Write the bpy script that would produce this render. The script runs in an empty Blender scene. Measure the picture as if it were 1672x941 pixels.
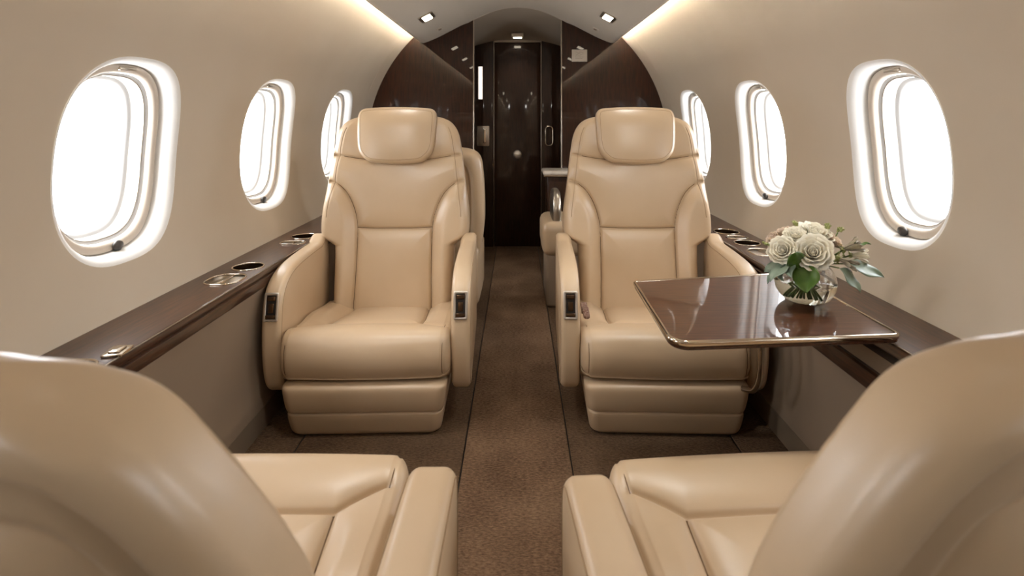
import bpy, bmesh, math, random
import numpy as np
from mathutils import Vector, Matrix
random.seed(7); np.random.seed(7)
sc = bpy.context.scene
COL = sc.collection
PI = math.pi
H = 1.113            # eye height above the cabin floor
R_F, ZC = 1.13, 0.901  # cabin lining radius and centre height

# ------------------------------------------------------------------ helpers
def mesh_data(name, verts, faces, mat=None, smooth=True, merge=0.0):
    me = bpy.data.meshes.new(name)
    me.from_pydata([tuple(map(float, v)) for v in verts], [], [tuple(int(i) for i in f) for f in faces])
    bm = bmesh.new(); bm.from_mesh(me)
    if merge: bmesh.ops.remove_doubles(bm, verts=bm.verts, dist=merge)
    bmesh.ops.recalc_face_normals(bm, faces=bm.faces)
    for f in bm.faces: f.smooth = smooth
    bm.to_mesh(me); bm.free()
    if mat: me.materials.append(mat)
    return me

def link(name, me, parent=None, loc=None, rot=None):
    o = bpy.data.objects.new(name, me); COL.objects.link(o)
    if parent is not None: o.parent = parent
    if loc is not None: o.location = loc
    if rot is not None: o.rotation_euler = rot
    return o

def obj(name, vf, mat, parent=None, smooth=True, merge=0.0, loc=None, rot=None, auto=None):
    me = mesh_data(name, vf[0], vf[1], mat, smooth, merge)
    o = link(name, me, parent, loc, rot)
    if auto is not None: sharp(me, auto)
    return o

def sharp(me, deg):
    bm = bmesh.new(); bm.from_mesh(me)
    for e in bm.edges:
        if len(e.link_faces) == 2 and e.calc_face_angle(0) > math.radians(deg): e.smooth = False
    bm.to_mesh(me); bm.free()

def empty(name, loc=(0, 0, 0), rz=0.0, parent=None):
    o = bpy.data.objects.new(name, None); COL.objects.link(o)
    o.location = loc; o.rotation_euler = (0, 0, rz); o.empty_display_size = 0.05
    if parent: o.parent = parent
    return o

def tag(o, label=None, cat=None, group=None, kind=None):
    if label: o['label'] = label
    if cat: o['category'] = cat
    if group: o['group'] = group
    if kind: o['kind'] = kind
    return o

def join(*vfs):
    V, F = [], []
    for v, f in vfs:
        b = len(V); V += [tuple(p) for p in v]; F += [tuple(i + b for i in q) for q in f]
    return V, F

def xf(vf, m):
    return [tuple(m @ Vector(v)) for v in vf[0]], vf[1]

def grid(P, close_u=False, close_v=False):
    """P: (M,N,3) array -> quads"""
    P = np.asarray(P, float); M, N = P.shape[:2]
    idx = np.arange(M * N).reshape(M, N); F = []
    for i in range(M if close_u else M - 1):
        a, b = idx[i], idx[(i + 1) % M]
        for j in range(N if close_v else N - 1):
            k = (j + 1) % N
            F.append((a[j], a[k], b[k], b[j]))
    return [tuple(p) for p in P.reshape(-1, 3)], F

def catmull(pts, n=10, closed=False):
    pts = [np.array(p, float) for p in pts]; out = []; L = len(pts)
    for i in range(L if closed else L - 1):
        p1, p2 = pts[i], pts[(i + 1) % L]
        p0 = pts[i - 1] if (closed or i > 0) else p1
        p3 = pts[(i + 2) % L] if (closed or i + 2 < L) else p2
        for k in range(n):
            t = k / n
            out.append(0.5 * ((2 * p1) + (-p0 + p2) * t + (2 * p0 - 5 * p1 + 4 * p2 - p3) * t * t + (-p0 + 3 * p1 - 3 * p2 + p3) * t ** 3))
    if not closed: out.append(pts[-1])
    return np.array(out)

def resample(P, n, closed=False):
    P = np.asarray(P, float)
    if closed: P = np.vstack([P, P[:1]])
    d = np.r_[0, np.cumsum(np.linalg.norm(np.diff(P, axis=0), axis=1))]
    t = np.linspace(0, d[-1], n + 1)[:-1] if closed else np.linspace(0, d[-1], n)
    return np.stack([np.interp(t, d, P[:, k]) for k in range(P.shape[1])], 1)

def tube(path, r, n=8, closed=False, caps=True):
    P = np.asarray(path, float); M = len(P)
    rr = np.full(M, r) if np.isscalar(r) else np.asarray(r, float)
    T = np.gradient(P, axis=0)
    if closed: T = np.roll(P, -1, 0) - np.roll(P, 1, 0)
    T /= np.linalg.norm(T, axis=1)[:, None] + 1e-12
    nrm = np.cross(T[0], [0, 0, 1.0])
    if np.linalg.norm(nrm) < 1e-3: nrm = np.cross(T[0], [0, 1.0, 0])
    rings = []
    for i in range(M):
        nrm = nrm - T[i] * np.dot(nrm, T[i]); nrm /= np.linalg.norm(nrm) + 1e-12
        b = np.cross(T[i], nrm)
        a = np.arange(n) * 2 * PI / n
        rings.append(P[i] + rr[i] * (np.cos(a)[:, None] * nrm + np.sin(a)[:, None] * b))
    V, F = grid(np.array(rings), closed, True)
    if caps and not closed:
        F.append(tuple(range(n))[::-1]); F.append(tuple(range((M - 1) * n, M * n)))
    return V, F

def box(x0, x1, y0, y1, z0, z1, r=0.0, seg=3):
    bm = bmesh.new(); bmesh.ops.create_cube(bm, size=1)
    for v in bm.verts:
        v.co = Vector(((x0 + x1) / 2 + v.co.x * (x1 - x0), (y0 + y1) / 2 + v.co.y * (y1 - y0), (z0 + z1) / 2 + v.co.z * (z1 - z0)))
    if r: bmesh.ops.bevel(bm, geom=bm.edges[:], offset=r, segments=seg, profile=0.5, affect='EDGES')
    bm.verts.index_update()
    V = [tuple(v.co) for v in bm.verts]; F = [tuple(v.index for v in f.verts) for f in bm.faces]
    bm.free(); return V, F

def lathe(prof, n=40, c=(0, 0, 0)):
    a = np.arange(n) * 2 * PI / n
    P = np.array([[(c[0] + r * math.cos(t), c[1] + r * math.sin(t), c[2] + z) for t in a] for r, z in prof])
    return grid(P, False, True)

def normals2(P):
    T = np.roll(P, -1, 0) - np.roll(P, 1, 0)
    T /= np.linalg.norm(T, axis=1)[:, None] + 1e-12
    N = np.stack([T[:, 1], -T[:, 0]], 1)
    area = 0.5 * np.sum(P[:, 0] * np.roll(P[:, 1], -1) - np.roll(P[:, 0], -1) * P[:, 1])
    return N if area > 0 else -N       # outward

def pad(outline, t, r, puff=0.0, rings=5, fill=6):
    """closed 2D outline in (a,b) extruded along c by t, edges rounded by r, faces puffed. Returns (a,b,c)."""
    P = np.asarray(outline, float); N = normals2(P); c0 = P.mean(0)
    loops = []
    for k in range(rings + 1):
        th = PI / 2 * k / rings
        loops.append((P - N * r * (1 - math.cos(th)), t / 2 - r + r * math.sin(th)))
    base = loops[-1][0]
    for k in range(1, fill + 1):
        s = 1 - k / fill
        q = c0 + (base - c0) * s
        loops.append((q, t / 2 + puff * (1 - s ** 2.5)))
    allr = [np.c_[q, np.full(len(q), z)] for q, z in loops]
    back = [np.c_[q, np.full(len(q), -z)] for q, z in loops]
    seq = back[::-1] + allr
    return grid(np.array(seq), False, True)

def rrect(w, h, r, n=8, cx=0, cy=0):
    pts = []
    for sx, sy, a0 in ((1, 1, 0), (-1, 1, PI / 2), (-1, -1, PI), (1, -1, 3 * PI / 2)):
        for k in range(n + 1):
            a = a0 + PI / 2 * k / n
            pts.append((cx + sx * (w / 2 - r) + r * math.cos(a), cy + sy * (h / 2 - r) + r * math.sin(a)))
    return np.array(pts)

def seg_dist(X, Y, poly):
    D = np.full(X.shape, 9.0)
    for (x0, y0), (x1, y1) in zip(poly[:-1], poly[1:]):
        dx, dy = x1 - x0, y1 - y0
        t = np.clip(((X - x0) * dx + (Y - y0) * dy) / (dx * dx + dy * dy + 1e-12), 0, 1)
        D = np.minimum(D, np.hypot(X - x0 - t * dx, Y - y0 - t * dy))
    return D

def sstep(a, b, x):
    t = np.clip((x - a) / (b - a), 0, 1); return t * t * (3 - 2 * t)

# ------------------------------------------------------------------ materials
def srgb(r, g, b):
    f = lambda c: (c / 255 / 12.92) if c <= 10 else ((c / 255 + 0.055) / 1.055) ** 2.4
    return (f(r), f(g), f(b), 1)

def mat(name, col, rough=0.5, metal=0.0, spec=0.5, coat=0.0, coat_rough=0.05, bump=None, vary=None, sheen=0.0, trans=0.0, ior=1.45, emit=None, alpha=None, sss=0.0):
    m = bpy.data.materials.new(name); m.use_nodes = True
    nt = m.node_tree; b = nt.nodes['Principled BSDF']
    b.inputs['Base Color'].default_value = col
    b.inputs['Roughness'].default_value = rough; b.inputs['Metallic'].default_value = metal
    b.inputs['Specular IOR Level'].default_value = spec
    b.inputs['Coat Weight'].default_value = coat; b.inputs['Coat Roughness'].default_value = coat_rough
    b.inputs['Sheen Weight'].default_value = sheen
    b.inputs['Transmission Weight'].default_value = trans; b.inputs['IOR'].default_value = ior
    if sss:
        b.inputs['Subsurface Weight'].default_value = sss; b.inputs['Subsurface Radius'].default_value = (.01, .008, .005); b.inputs['Subsurface Scale'].default_value = 0.5
    if emit:
        b.inputs['Emission Color'].default_value = emit[0]; b.inputs['Emission Strength'].default_value = emit[1]
    tc = nt.nodes.new('ShaderNodeTexCoord')
    if vary:      # (scale, other colour, stretch)
        mp = nt.nodes.new('ShaderNodeMapping'); nt.links.new(tc.outputs['Object'], mp.inputs['Vector'])
        mp.inputs['Scale'].default_value = vary[2]
        nz = nt.nodes.new('ShaderNodeTexNoise'); nz.inputs['Scale'].default_value = vary[0]; nz.inputs['Detail'].default_value = 5
        nt.links.new(mp.outputs['Vector'], nz.inputs['Vector'])
        rp = nt.nodes.new('ShaderNodeValToRGB'); rp.color_ramp.elements[0].position = 0.35; rp.color_ramp.elements[1].position = 0.65
        rp.color_ramp.elements[0].color = col; rp.color_ramp.elements[1].color = vary[1]
        nt.links.new(nz.outputs['Fac'], rp.inputs['Fac']); nt.links.new(rp.outputs['Color'], b.inputs['Base Color'])
    if bump:      # (scale, strength, distance, stretch)
        mp = nt.nodes.new('ShaderNodeMapping'); nt.links.new(tc.outputs['Object'], mp.inputs['Vector'])
        mp.inputs['Scale'].default_value = bump[3] if len(bump) > 3 else (1, 1, 1)
        nz = nt.nodes.new('ShaderNodeTexNoise'); nz.inputs['Scale'].default_value = bump[0]; nz.inputs['Detail'].default_value = 3
        nt.links.new(mp.outputs['Vector'], nz.inputs['Vector'])
        bp = nt.nodes.new('ShaderNodeBump'); bp.inputs['Strength'].default_value = bump[1]; bp.inputs['Distance'].default_value = bump[2]
        nt.links.new(nz.outputs['Fac'], bp.inputs['Height']); nt.links.new(bp.outputs['Normal'], b.inputs['Normal'])
    return m

def carpet_mat(name, c0, c1):
    m = bpy.data.materials.new(name); m.use_nodes = True
    nt = m.node_tree; b = nt.nodes['Principled BSDF']; b.inputs['Roughness'].default_value = 0.95
    b.inputs['Specular IOR Level'].default_value = 0.15
    tc = nt.nodes.new('ShaderNodeTexCoord'); mp = nt.nodes.new('ShaderNodeMapping'); mp.inputs['Scale'].default_value = (1, 2.6, 1)
    nt.links.new(tc.outputs['Object'], mp.inputs['Vector'])
    n1 = nt.nodes.new('ShaderNodeTexNoise'); n1.inputs['Scale'].default_value = 75; n1.inputs['Detail'].default_value = 4; n1.inputs['Roughness'].default_value = .7
    n2 = nt.nodes.new('ShaderNodeTexNoise'); n2.inputs['Scale'].default_value = 5
    v = nt.nodes.new('ShaderNodeTexVoronoi'); v.inputs['Scale'].default_value = 110
    nt.links.new(mp.outputs['Vector'], n1.inputs['Vector']); nt.links.new(tc.outputs['Object'], n2.inputs['Vector']); nt.links.new(mp.outputs['Vector'], v.inputs['Vector'])
    ad = nt.nodes.new('ShaderNodeMath'); ad.operation = 'MULTIPLY_ADD'; ad.inputs[1].default_value = 0.35
    nt.links.new(n2.outputs['Fac'], ad.inputs[0]); nt.links.new(n1.outputs['Fac'], ad.inputs[2])
    rp = nt.nodes.new('ShaderNodeValToRGB'); rp.color_ramp.elements[0].position = 0.5; rp.color_ramp.elements[1].position = 0.88
    rp.color_ramp.elements[0].color = c0; rp.color_ramp.elements[1].color = c1
    nt.links.new(ad.outputs[0], rp.inputs['Fac']); nt.links.new(rp.outputs['Color'], b.inputs['Base Color'])
    bp = nt.nodes.new('ShaderNodeBump'); bp.inputs['Strength'].default_value = 0.8; bp.inputs['Distance'].default_value = 0.004
    mx = nt.nodes.new('ShaderNodeMath'); mx.operation = 'ADD'
    nt.links.new(n1.outputs['Fac'], mx.inputs[0]); nt.links.new(v.outputs['Distance'], mx.inputs[1])
    nt.links.new(mx.outputs[0], bp.inputs['Height']); nt.links.new(bp.outputs['Normal'], b.inputs['Normal'])
    return m

def glass_pane_mat():
    m = bpy.data.materials.new('window_glass'); m.use_nodes = True
    nt = m.node_tree; nt.nodes.clear()
    out = nt.nodes.new('ShaderNodeOutputMaterial'); mx = nt.nodes.new('ShaderNodeMixShader')
    tr = nt.nodes.new('ShaderNodeBsdfTransparent'); tr.inputs['Color'].default_value = (.97, .98, 1, 1)
    gl = nt.nodes.new('ShaderNodeBsdfGlossy'); gl.inputs['Roughness'].default_value = 0.02
    mx.inputs[0].default_value = 0.05
    nt.links.new(tr.outputs[0], mx.inputs[1]); nt.links.new(gl.outputs[0], mx.inputs[2]); nt.links.new(mx.outputs[0], out.inputs['Surface'])
    return m

M = {}
M['leather'] = mat('beige_leather', srgb(200, 175, 143), rough=0.36, spec=0.9, bump=(420, 0.10, 0.0012), vary=(5, srgb(195, 169, 136), (1, 1, 1)))
M['shade_thread'] = mat('shade_dark_thread', srgb(104, 80, 58), rough=0.7, spec=0.2)  # stitching darkened so its colour carries the shade of the grooves
M['stitch'] = mat('pale_thread', srgb(160, 134, 106), rough=0.7, spec=0.2)
M['wall'] = mat('wall_lining', srgb(200, 187, 168), rough=0.62, spec=0.25, bump=(260, 0.12, 0.001), vary=(3, srgb(197, 183, 163), (1, 1, 1)))
M['lower'] = mat('lower_panel_vinyl', srgb(140, 121, 101), rough=0.6, spec=0.25, bump=(300, 0.1, 0.001))
M['kick'] = mat('kick_strip_paint', srgb(122, 105, 86), rough=0.5, spec=0.25)
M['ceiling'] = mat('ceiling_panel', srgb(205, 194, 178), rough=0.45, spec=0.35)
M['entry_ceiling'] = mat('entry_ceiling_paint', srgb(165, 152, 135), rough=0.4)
M['white'] = mat('white_window_plastic', srgb(243, 241, 236), rough=0.45, spec=0.4)
M['reveal'] = mat('window_reveal_plastic', srgb(196, 194, 190), rough=0.5, spec=0.3)
M['frame'] = mat('window_frame_plastic', srgb(206, 193, 177), rough=0.3, spec=0.5)
M['wood'] = mat('dark_veneer', srgb(44, 25, 15), rough=0.35, spec=.3, coat=.5, coat_rough=0.06, vary=(9, srgb(74, 44, 27), (14, 1.2, 14)))
M['woodv'] = mat('dark_veneer_upright', srgb(30, 13, 5), rough=0.35, spec=.2, coat=.7, coat_rough=0.02, vary=(9, srgb(52, 25, 10), (14, 14, .9)))
M['doorwood'] = mat('door_veneer', srgb(38, 21, 12), rough=0.35, spec=.2, coat=0.8, coat_rough=0.05, vary=(9, srgb(54, 31, 18), (14, 14, .9)))
M['table'] = mat('table_veneer', srgb(60, 32, 18), rough=0.4, spec=.2, coat=.7, coat_rough=0.01, vary=(8, srgb(82, 47, 27), (1.2, 16, 16)))
M['chrome'] = mat('polished_nickel', srgb(205, 192, 175), rough=0.12, metal=1.0)
M['satin'] = mat('satin_metal', srgb(190, 180, 165), rough=0.3, metal=1.0)
M['bezel'] = mat('bezel_metal', srgb(214, 206, 194), rough=0.38, metal=0.9)
M['darkmetal'] = mat('dark_knob', srgb(74, 70, 66), rough=0.35, metal=0.6)
M['cup'] = mat('dark_bronze_cup', srgb(92, 72, 54), rough=0.25, metal=0.9)
M['black'] = mat('black_plastic', srgb(28, 24, 21), rough=0.4)
M['stone'] = mat('pale_stone', srgb(214, 204, 190), rough=0.2, vary=(20, srgb(190, 178, 162), (1, 1, 1)))
M['glass'] = glass_pane_mat()
M['vase'] = mat('clear_glass', (1, 1, 1, 1), rough=0.0, trans=1.0, ior=1.47)
M['water'] = mat('vase_water', srgb(246, 250, 240), rough=0.0, trans=1.0, ior=1.33)
M['petal'] = mat('cream_petal', srgb(254, 250, 236), rough=0.55, spec=0.3, vary=(30, srgb(252, 244, 222), (1, 1, 1)))
def translucent(m, f, col):
    nt = m.node_tree; b = nt.nodes['Principled BSDF']; out = nt.nodes['Material Output']
    t = nt.nodes.new('ShaderNodeBsdfTranslucent'); t.inputs['Color'].default_value = col
    x = nt.nodes.new('ShaderNodeMixShader'); x.inputs[0].default_value = f
    nt.links.new(b.outputs[0], x.inputs[1]); nt.links.new(t.outputs[0], x.inputs[2]); nt.links.new(x.outputs[0], out.inputs['Surface'])
M['blush'] = mat('blush_petal', srgb(226, 205, 184), rough=0.55, spec=0.3, sss=0.2, vary=(40, srgb(206, 182, 158), (1, 1, 1)))
translucent(M['petal'], .22, srgb(255, 248, 228)); translucent(M['blush'], .22, srgb(240, 214, 190))
M['bud'] = mat('green_bud', srgb(150, 156, 96), rough=0.55)
M['leaf'] = mat('green_leaf', srgb(60, 88, 32), rough=0.35, spec=0.5, vary=(25, srgb(84, 112, 44), (1, 1, 1)))
M['leafg'] = mat('grey_green_leaf', srgb(104, 122, 104), rough=0.4, vary=(25, srgb(132, 146, 128), (1, 1, 1)))
M['stem'] = mat('green_stem', srgb(92, 112, 58), rough=0.5)
M['belt'] = mat('belt_webbing', srgb(96, 48, 36), rough=0.8, vary=(220, srgb(150, 132, 116), (1, 1, 1)))
M['carpet'] = carpet_mat('brown_carpet', srgb(80, 59, 42), srgb(142, 114, 88))
M['carpet2'] = carpet_mat('brown_side_carpet', srgb(68, 51, 36), srgb(116, 93, 71))
M['lamp'] = mat('lamp_diffuser', (1, .93, .82, 1), rough=0.4, emit=((1, .86, .66, 1), 9.0))
M['cove'] = mat('cove_strip', (1, .93, .82, 1), rough=0.4, emit=((1, .88, .73, 1), 260.0))
M['placard'] = mat('grey_placard', srgb(196, 184, 168), rough=0.35)
M['ink'] = mat('placard_ink', srgb(128, 114, 98), rough=0.5)
M['strip_glow'] = mat('reflection_glow', (1, .95, .9, 1), rough=0.3, emit=((1, .88, .76, 1), 1.0))  # emission stands in for a reflection in the polished panel

# ------------------------------------------------------------------ cabin shell
Y0, Y1 = -1.5, 4.15
BULK_Y, DOOR_Y = 4.15, 4.747
WINS = {-1: [(1.575, .228, .279, .996), (2.49, .236, .282, .996), (3.42, .238, .282, .996), (.64, .236, .28, .993), (-.29, .236, .28, .993)],
        1: [(1.640, .200, .266, 1.010), (2.555, .228, .278, .998), (3.47, .236, .282, .996), (.64, .236, .28, .993), (-.29, .236, .28, .993)]}   # centre y, half width, half height, centre z
def s_of(z): return R_F * math.asin((z - ZC) / R_F)

def wpt(side, s, y, d=0.0):
    a = s / R_F
    return (side * (R_F + d) * math.cos(a), y, ZC + (R_F + d) * math.sin(a))

def supere(a, hw, hh, n=2.75):
    c, s = math.cos(a), math.sin(a)
    k = (abs(c / hw) ** n + abs(s / hh) ** n) ** (-1 / n)
    return k * c, k * s

def wall_mesh(side, wins):
    V, F = [], []
    s_bot, s_top = R_F * math.asin((0.555 - ZC) / R_F), R_F * 1.5708
    half_y, s_a, s_b = 0.36, s_of(.996) - 0.38, s_of(.996) + 0.38
    s_a = max(s_a, s_bot + 0.004)
    NS, NY = 24, 22
    def add_grid(S, Yv):
        P = np.array([[wpt(side, s, y) for y in Yv] for s in S])
        v, f = grid(P); b = len(V); V.extend(v); F.extend([tuple(i + b for i in q) for q in f])
    Slow = [s_bot, s_a]; Smid = list(np.linspace(s_a, s_b, NS + 1)); Stop = list(np.linspace(s_b, s_top, 30))
    edges = [Y0]
    wins = sorted(wins)
    for yc, *_ in wins:
        edges += [yc - half_y, yc + half_y]
    edges.append(Y1)
    for i in range(len(edges) - 1):
        a, b = edges[i], edges[i + 1]
        if i % 2 == 0:
            Yv = np.linspace(a, b, 4)
            for S in (Slow, Smid, Stop): add_grid(S, Yv)
        else:
            yc, WHW, WHH, WZ = wins[i // 2]; S_WIN = s_of(WZ); Yv = np.linspace(a, b, NY + 1)
            add_grid(Slow, Yv); add_grid(Stop, Yv)
            per = [(y, s_a) for y in Yv[:-1]] + [(b, s) for s in Smid[:-1]] + [(y, s_b) for y in Yv[::-1][:-1]] + [(a, s) for s in Smid[::-1][:-1]]
            rows = []
            for (y, s) in per:
                ang = math.atan2(s - S_WIN, y - yc); py, ps = supere(ang, WHW + .014, WHH + .014)
                pts = []
                for k in range(9):
                    t = (k / 8) ** 1.6
                    pts.append(wpt(side, S_WIN + ps + (s - S_WIN - ps) * t, yc + py + (y - yc - py) * t))
                rows.append(pts)
            v, f = grid(np.array(rows), True, False); bb = len(V); V.extend(v); F.extend([tuple(i + bb for i in q) for q in f])
    return V, F

for side, nm in ((-1, 'wall_left'), (1, 'wall_right')):
    tag(obj(nm, wall_mesh(side, WINS[side]), M['wall'], merge=1e-4), kind='structure')

def win_rings(side, win, prof, n=96):
    yc, hw, hh, wz = win; S_WIN = s_of(wz)
    rows = []
    for inset, d in prof:
        row = []
        for k in range(n):
            a = 2 * PI * k / n
            py, ps = supere(a, hw - inset, hh - inset)
            row.append(wpt(side, S_WIN + ps, yc + py, d))
        rows.append(row)
    return np.array(rows)

P_SURR = [(-.016, -.001), (-.010, .0005), (-.004, .004), (.003, .010), (.009, .018), (.014, .030), (.018, .046), (.020, .064)]
P_FRAME = [(.020, .066), (.0195, .050), (.0205, .045), (.024, .043), (.035, .043), (.040, .045), (.044, .050), (.046, .066)]
P_REV1 = [(.047, .060), (.052, .064), (.056, .066), (.064, .100), (.066, .104)]
P_REV2 = [(.066, .101), (.071, .104), (.077, .106), (.085, .140), (.088, .150)]
wn = 0
for side in (-1, 1):
    for win in WINS[side]:
        yc, WHW, WHH, WZ = win; S_WIN = s_of(WZ)
        wn += 1
        w = empty('window_%d' % wn, wpt(side, S_WIN, yc)); tag(w, kind='structure')
        mi = Matrix.Translation(-Vector(w.location))
        put = lambda name, vf, m, **k: obj(name, xf(vf, mi), m, w, **k)
        put('surround', grid(win_rings(side, win, P_SURR), False, True), M['white'])
        put('frame', grid(win_rings(side, win, P_FRAME), False, True), M['frame'])
        put('reveal', grid(win_rings(side, win, P_REV1), False, True), M['reveal'])
        put('reveal', grid(win_rings(side, win, P_REV2), False, True), M['reveal'])
        r = win_rings(side, win, [(.087, .145)])[0]
        r2 = win_rings(side, win, [(.087, .151)])[0]
        n = len(r); put('pane', ([tuple(p) for p in r] + [tuple(p) for p in r2], [tuple(range(n)), tuple(range(n, 2 * n))] + [(i, (i + 1) % n, n + (i + 1) % n, n + i) for i in range(n)]), M['glass'], smooth=False)
        rr = win_rings(side, win, [(.0565, .067)])[0]
        put('gasket', tube(rr, .0016, 6, True), M['satin'])
        # knob of the shade at the foot of the frame, clip at its top
        kz = wpt(side, S_WIN - WHH + .031, yc + .02, .042)
        kb = lathe([(0, .012), (.010, .012), (.0135, .009), (.0145, .004), (.013, 0), (0, 0)], 20)
        mk = Matrix.Translation(kz) @ Matrix.Rotation(-side * PI / 2, 4, 'Y') @ Matrix.Diagonal((1.0, 1.35, 1.0, 1))
        put('shade_knob', xf(kb, mk), M['darkmetal'])
        cz = wpt(side, S_WIN + WHH - .030, yc + .005, .042)
        put('clip', xf(box(-.005, .005, -.034, .034, -.006, .006, .003), Matrix.Translation(cz)), M['satin'])
        # light portal: daylight enters here
        ld = bpy.data.lights.new('daylight_portal', 'AREA'); ld.shape = 'RECTANGLE'; ld.size = .46; ld.size_y = .56
        ld.cycles.is_portal = True
        lo = bpy.data.objects.new('daylight_portal', ld); COL.objects.link(lo)
        lo.location = wpt(side, S_WIN, yc, .16); lo.rotation_euler = (0, side * PI / 2, 0)

# lining seams: a thin raised join ring near the far wall
for i, (side, y) in enumerate(((-1, 3.93), (1, 3.93))):
    path = [wpt(side, s, y, .0005) for s in np.linspace(R_F * math.asin((.575 - ZC) / R_F), R_F * .80, 40)]
    tag(obj('trim_%d' % (i + 1), tube(path, .0022, 6), M['wall']), kind='structure')

# lower side panels and kick strips
for side, nm in ((-1, 'left'), (1, 'right')):
    deep = .508
    prof = [(1.0, .05), (.915, .055), (.9045, .084), (.916, .12), (.926, .2), (.928, .3), (.922, .4), (.912, .47), (.904, deep + .01), (.98, deep + .01), (1.08, .56)]
    P = np.array([[(side * x, y, z) for y in np.linspace(Y0, Y1, 12)] for x, z in prof])
    tag(obj('wall_lower_' + nm, grid(P), M['lower'], auto=40), kind='structure')
    k = [(1.0, 0), (.905, 0), (.9035, .083), (1.0, .0845)]
    P = np.array([[(side * x, y, z) for y in (Y0, Y1)] for x, z in k])
    tag(obj('baseboard_' + nm, grid(P), M['kick'], auto=30), kind='structure')

# floor: aisle runner and two side carpets with narrow gaps over a dark sub floor
def slab(x0, x1, y0, y1, z0, z1): return box(x0, x1, y0, y1, z0, z1, .003, 2)
tag(obj('floor', box(-1.15, 1.15, Y0, 4.9, -.05, -.006), M['black'], smooth=False), kind='structure')
for i, (a, b, m) in enumerate(((-.176, .172, 'carpet'), (-.742, -.180, 'carpet2'), (.176, .742, 'carpet2'), (-1.0, -.747, 'carpet2'), (.747, 1.0, 'carpet2'))):
    tag(obj('floor_carpet' if i == 0 else 'floor_side_carpet', slab(a, b, Y0, 4.9 if i < 3 else BULK_Y, -.006, 0), M[m]), kind='structure')

# ceiling
CE = [(.730, .600), (.742, .592), (.744, .580), (.738, .570), (.720, .563), (.690, .566), (.6, .603), (.5, .654), (.43, .690), (.40, .703), (.37, .714), (.341, .730), (.27, .765), (.18, .800), (.09, .822), (0, .829)]
CE = catmull(CE, 4)
full = [(-x, z) for x, z in CE] + [(x, z) for x, z in CE[::-1][1:]]
P = np.array([[(x, y, H + z) for y in np.linspace(Y0, BULK_Y, 6)] for x, z in full])
P2 = np.array([[(x * .985, y, H + z + .018) for y in (Y0, BULK_Y)] for x, z in full])
tag(obj('ceiling', join(grid(P), grid(P2)), M['ceiling']), kind='structure')
def ceil_z(x): return H + float(np.interp(abs(x), CE[::-1][:, 0][:-9], CE[::-1][:, 1][:-9]))

for side, word in ((-1, 'over the wall opposite the flower vase'), (1, 'over the wall beside the flower vase')):
    e = empty('cove_light', (side * .712, 1.3, H + .604))
    obj('housing', box(-.012, .012, -2.79, 2.82, -.006, .012, .002), M['white'], e, smooth=False)
    obj('light_strip', box(-.009, .009, -2.78, 2.81, .012, .018), M['cove'], e, smooth=False)
    tag(e, 'warm cove light strip hidden behind ceiling edge, ' + word, 'light', 'cove lights along the ceiling edges')

# ------------------------------------------------------------------ far wall, entry, door
def wall_edge_x(z, extra=.01):
    if z < .56: return .95
    return math.sqrt(max(.01, R_F ** 2 - (z - ZC) ** 2)) + extra
for side, nm in ((-1, 'wall_far_left'), (1, 'wall_far_right')):
    xo = .334
    out = [(xo, 0), (xo, ceil_z(xo) + .03)]
    for x in np.linspace(.36, .73, 10): out.append((x, ceil_z(min(x, .70)) + .05))
    for z in np.linspace(H + .655, .56, 24): out.append((wall_edge_x(z), z))
    out += [(.95, .55), (.95, 0)]
    n = len(out)
    V = [(side * x, BULK_Y, z) for x, z in out] + [(side * x, BULK_Y + .035, z) for x, z in out]
    F = [tuple(range(n)), tuple(range(n, 2 * n))] + [(i, (i + 1) % n, n + (i + 1) % n, n + i) for i in range(n)]
    w = tag(obj(nm, (V, F), M['woodv'], smooth=False), kind='structure')
    tag(obj('trim_%d' % (3 if side < 0 else 4), box(side * .331 - .004, side * .331 + .004, BULK_Y - .004, BULK_Y + .05, 0, ceil_z(.334) + .01, .002), M['satin']), kind='structure')
    # entry side wall
    tag(obj('wall_entry_left' if side < 0 else 'wall_entry_right', box(min(side * .375, side * .395), max(side * .375, side * .395), BULK_Y + .02, DOOR_Y + .06, 0, H + .80), M['woodv'], smooth=False), kind='structure')
    # panel beside the door
    x0, x1 = sorted((side * .385, side * .203))
    tag(obj('wall_door_left' if side < 0 else 'wall_door_right', box(x0, x1, DOOR_Y - .01, DOOR_Y + .05, 0, H + .66, .006), M['doorwood']), kind='structure')
    tag(obj('trim_%d' % (5 if side < 0 else 6), box(side * .2035 - .0035, side * .2035 + .0035, DOOR_Y - .018, DOOR_Y + .02, 0, H + .655, .002), M['satin']), kind='structure')
d = empty('door_1', (0, DOOR_Y, 0)); tag(d, kind='structure')
obj('door_leaf', box(-.197, .197, 0, .045, .004, H + .645, .004), M['doorwood'], d)
hd = lathe([(0, .010), (.026, .010), (.030, .007), (.031, 0)], 28)
obj('door_handle', xf(hd, Matrix.Translation((0, -.001, H - .318)) @ Matrix.Rotation(PI / 2, 4, 'X') @ Matrix.Scale(1.25, 4)), M['bezel'], d)
obj('door_latch', box(-.027, .027, -.017, -.009, H - .322, H - .314, .002), M['satin'], d)
tag(obj('wall_over_door', box(-.39, .39, DOOR_Y + .0, DOOR_Y + .06, H + .648, H + .9), M['entry_ceiling'], smooth=False), kind='structure')
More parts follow.
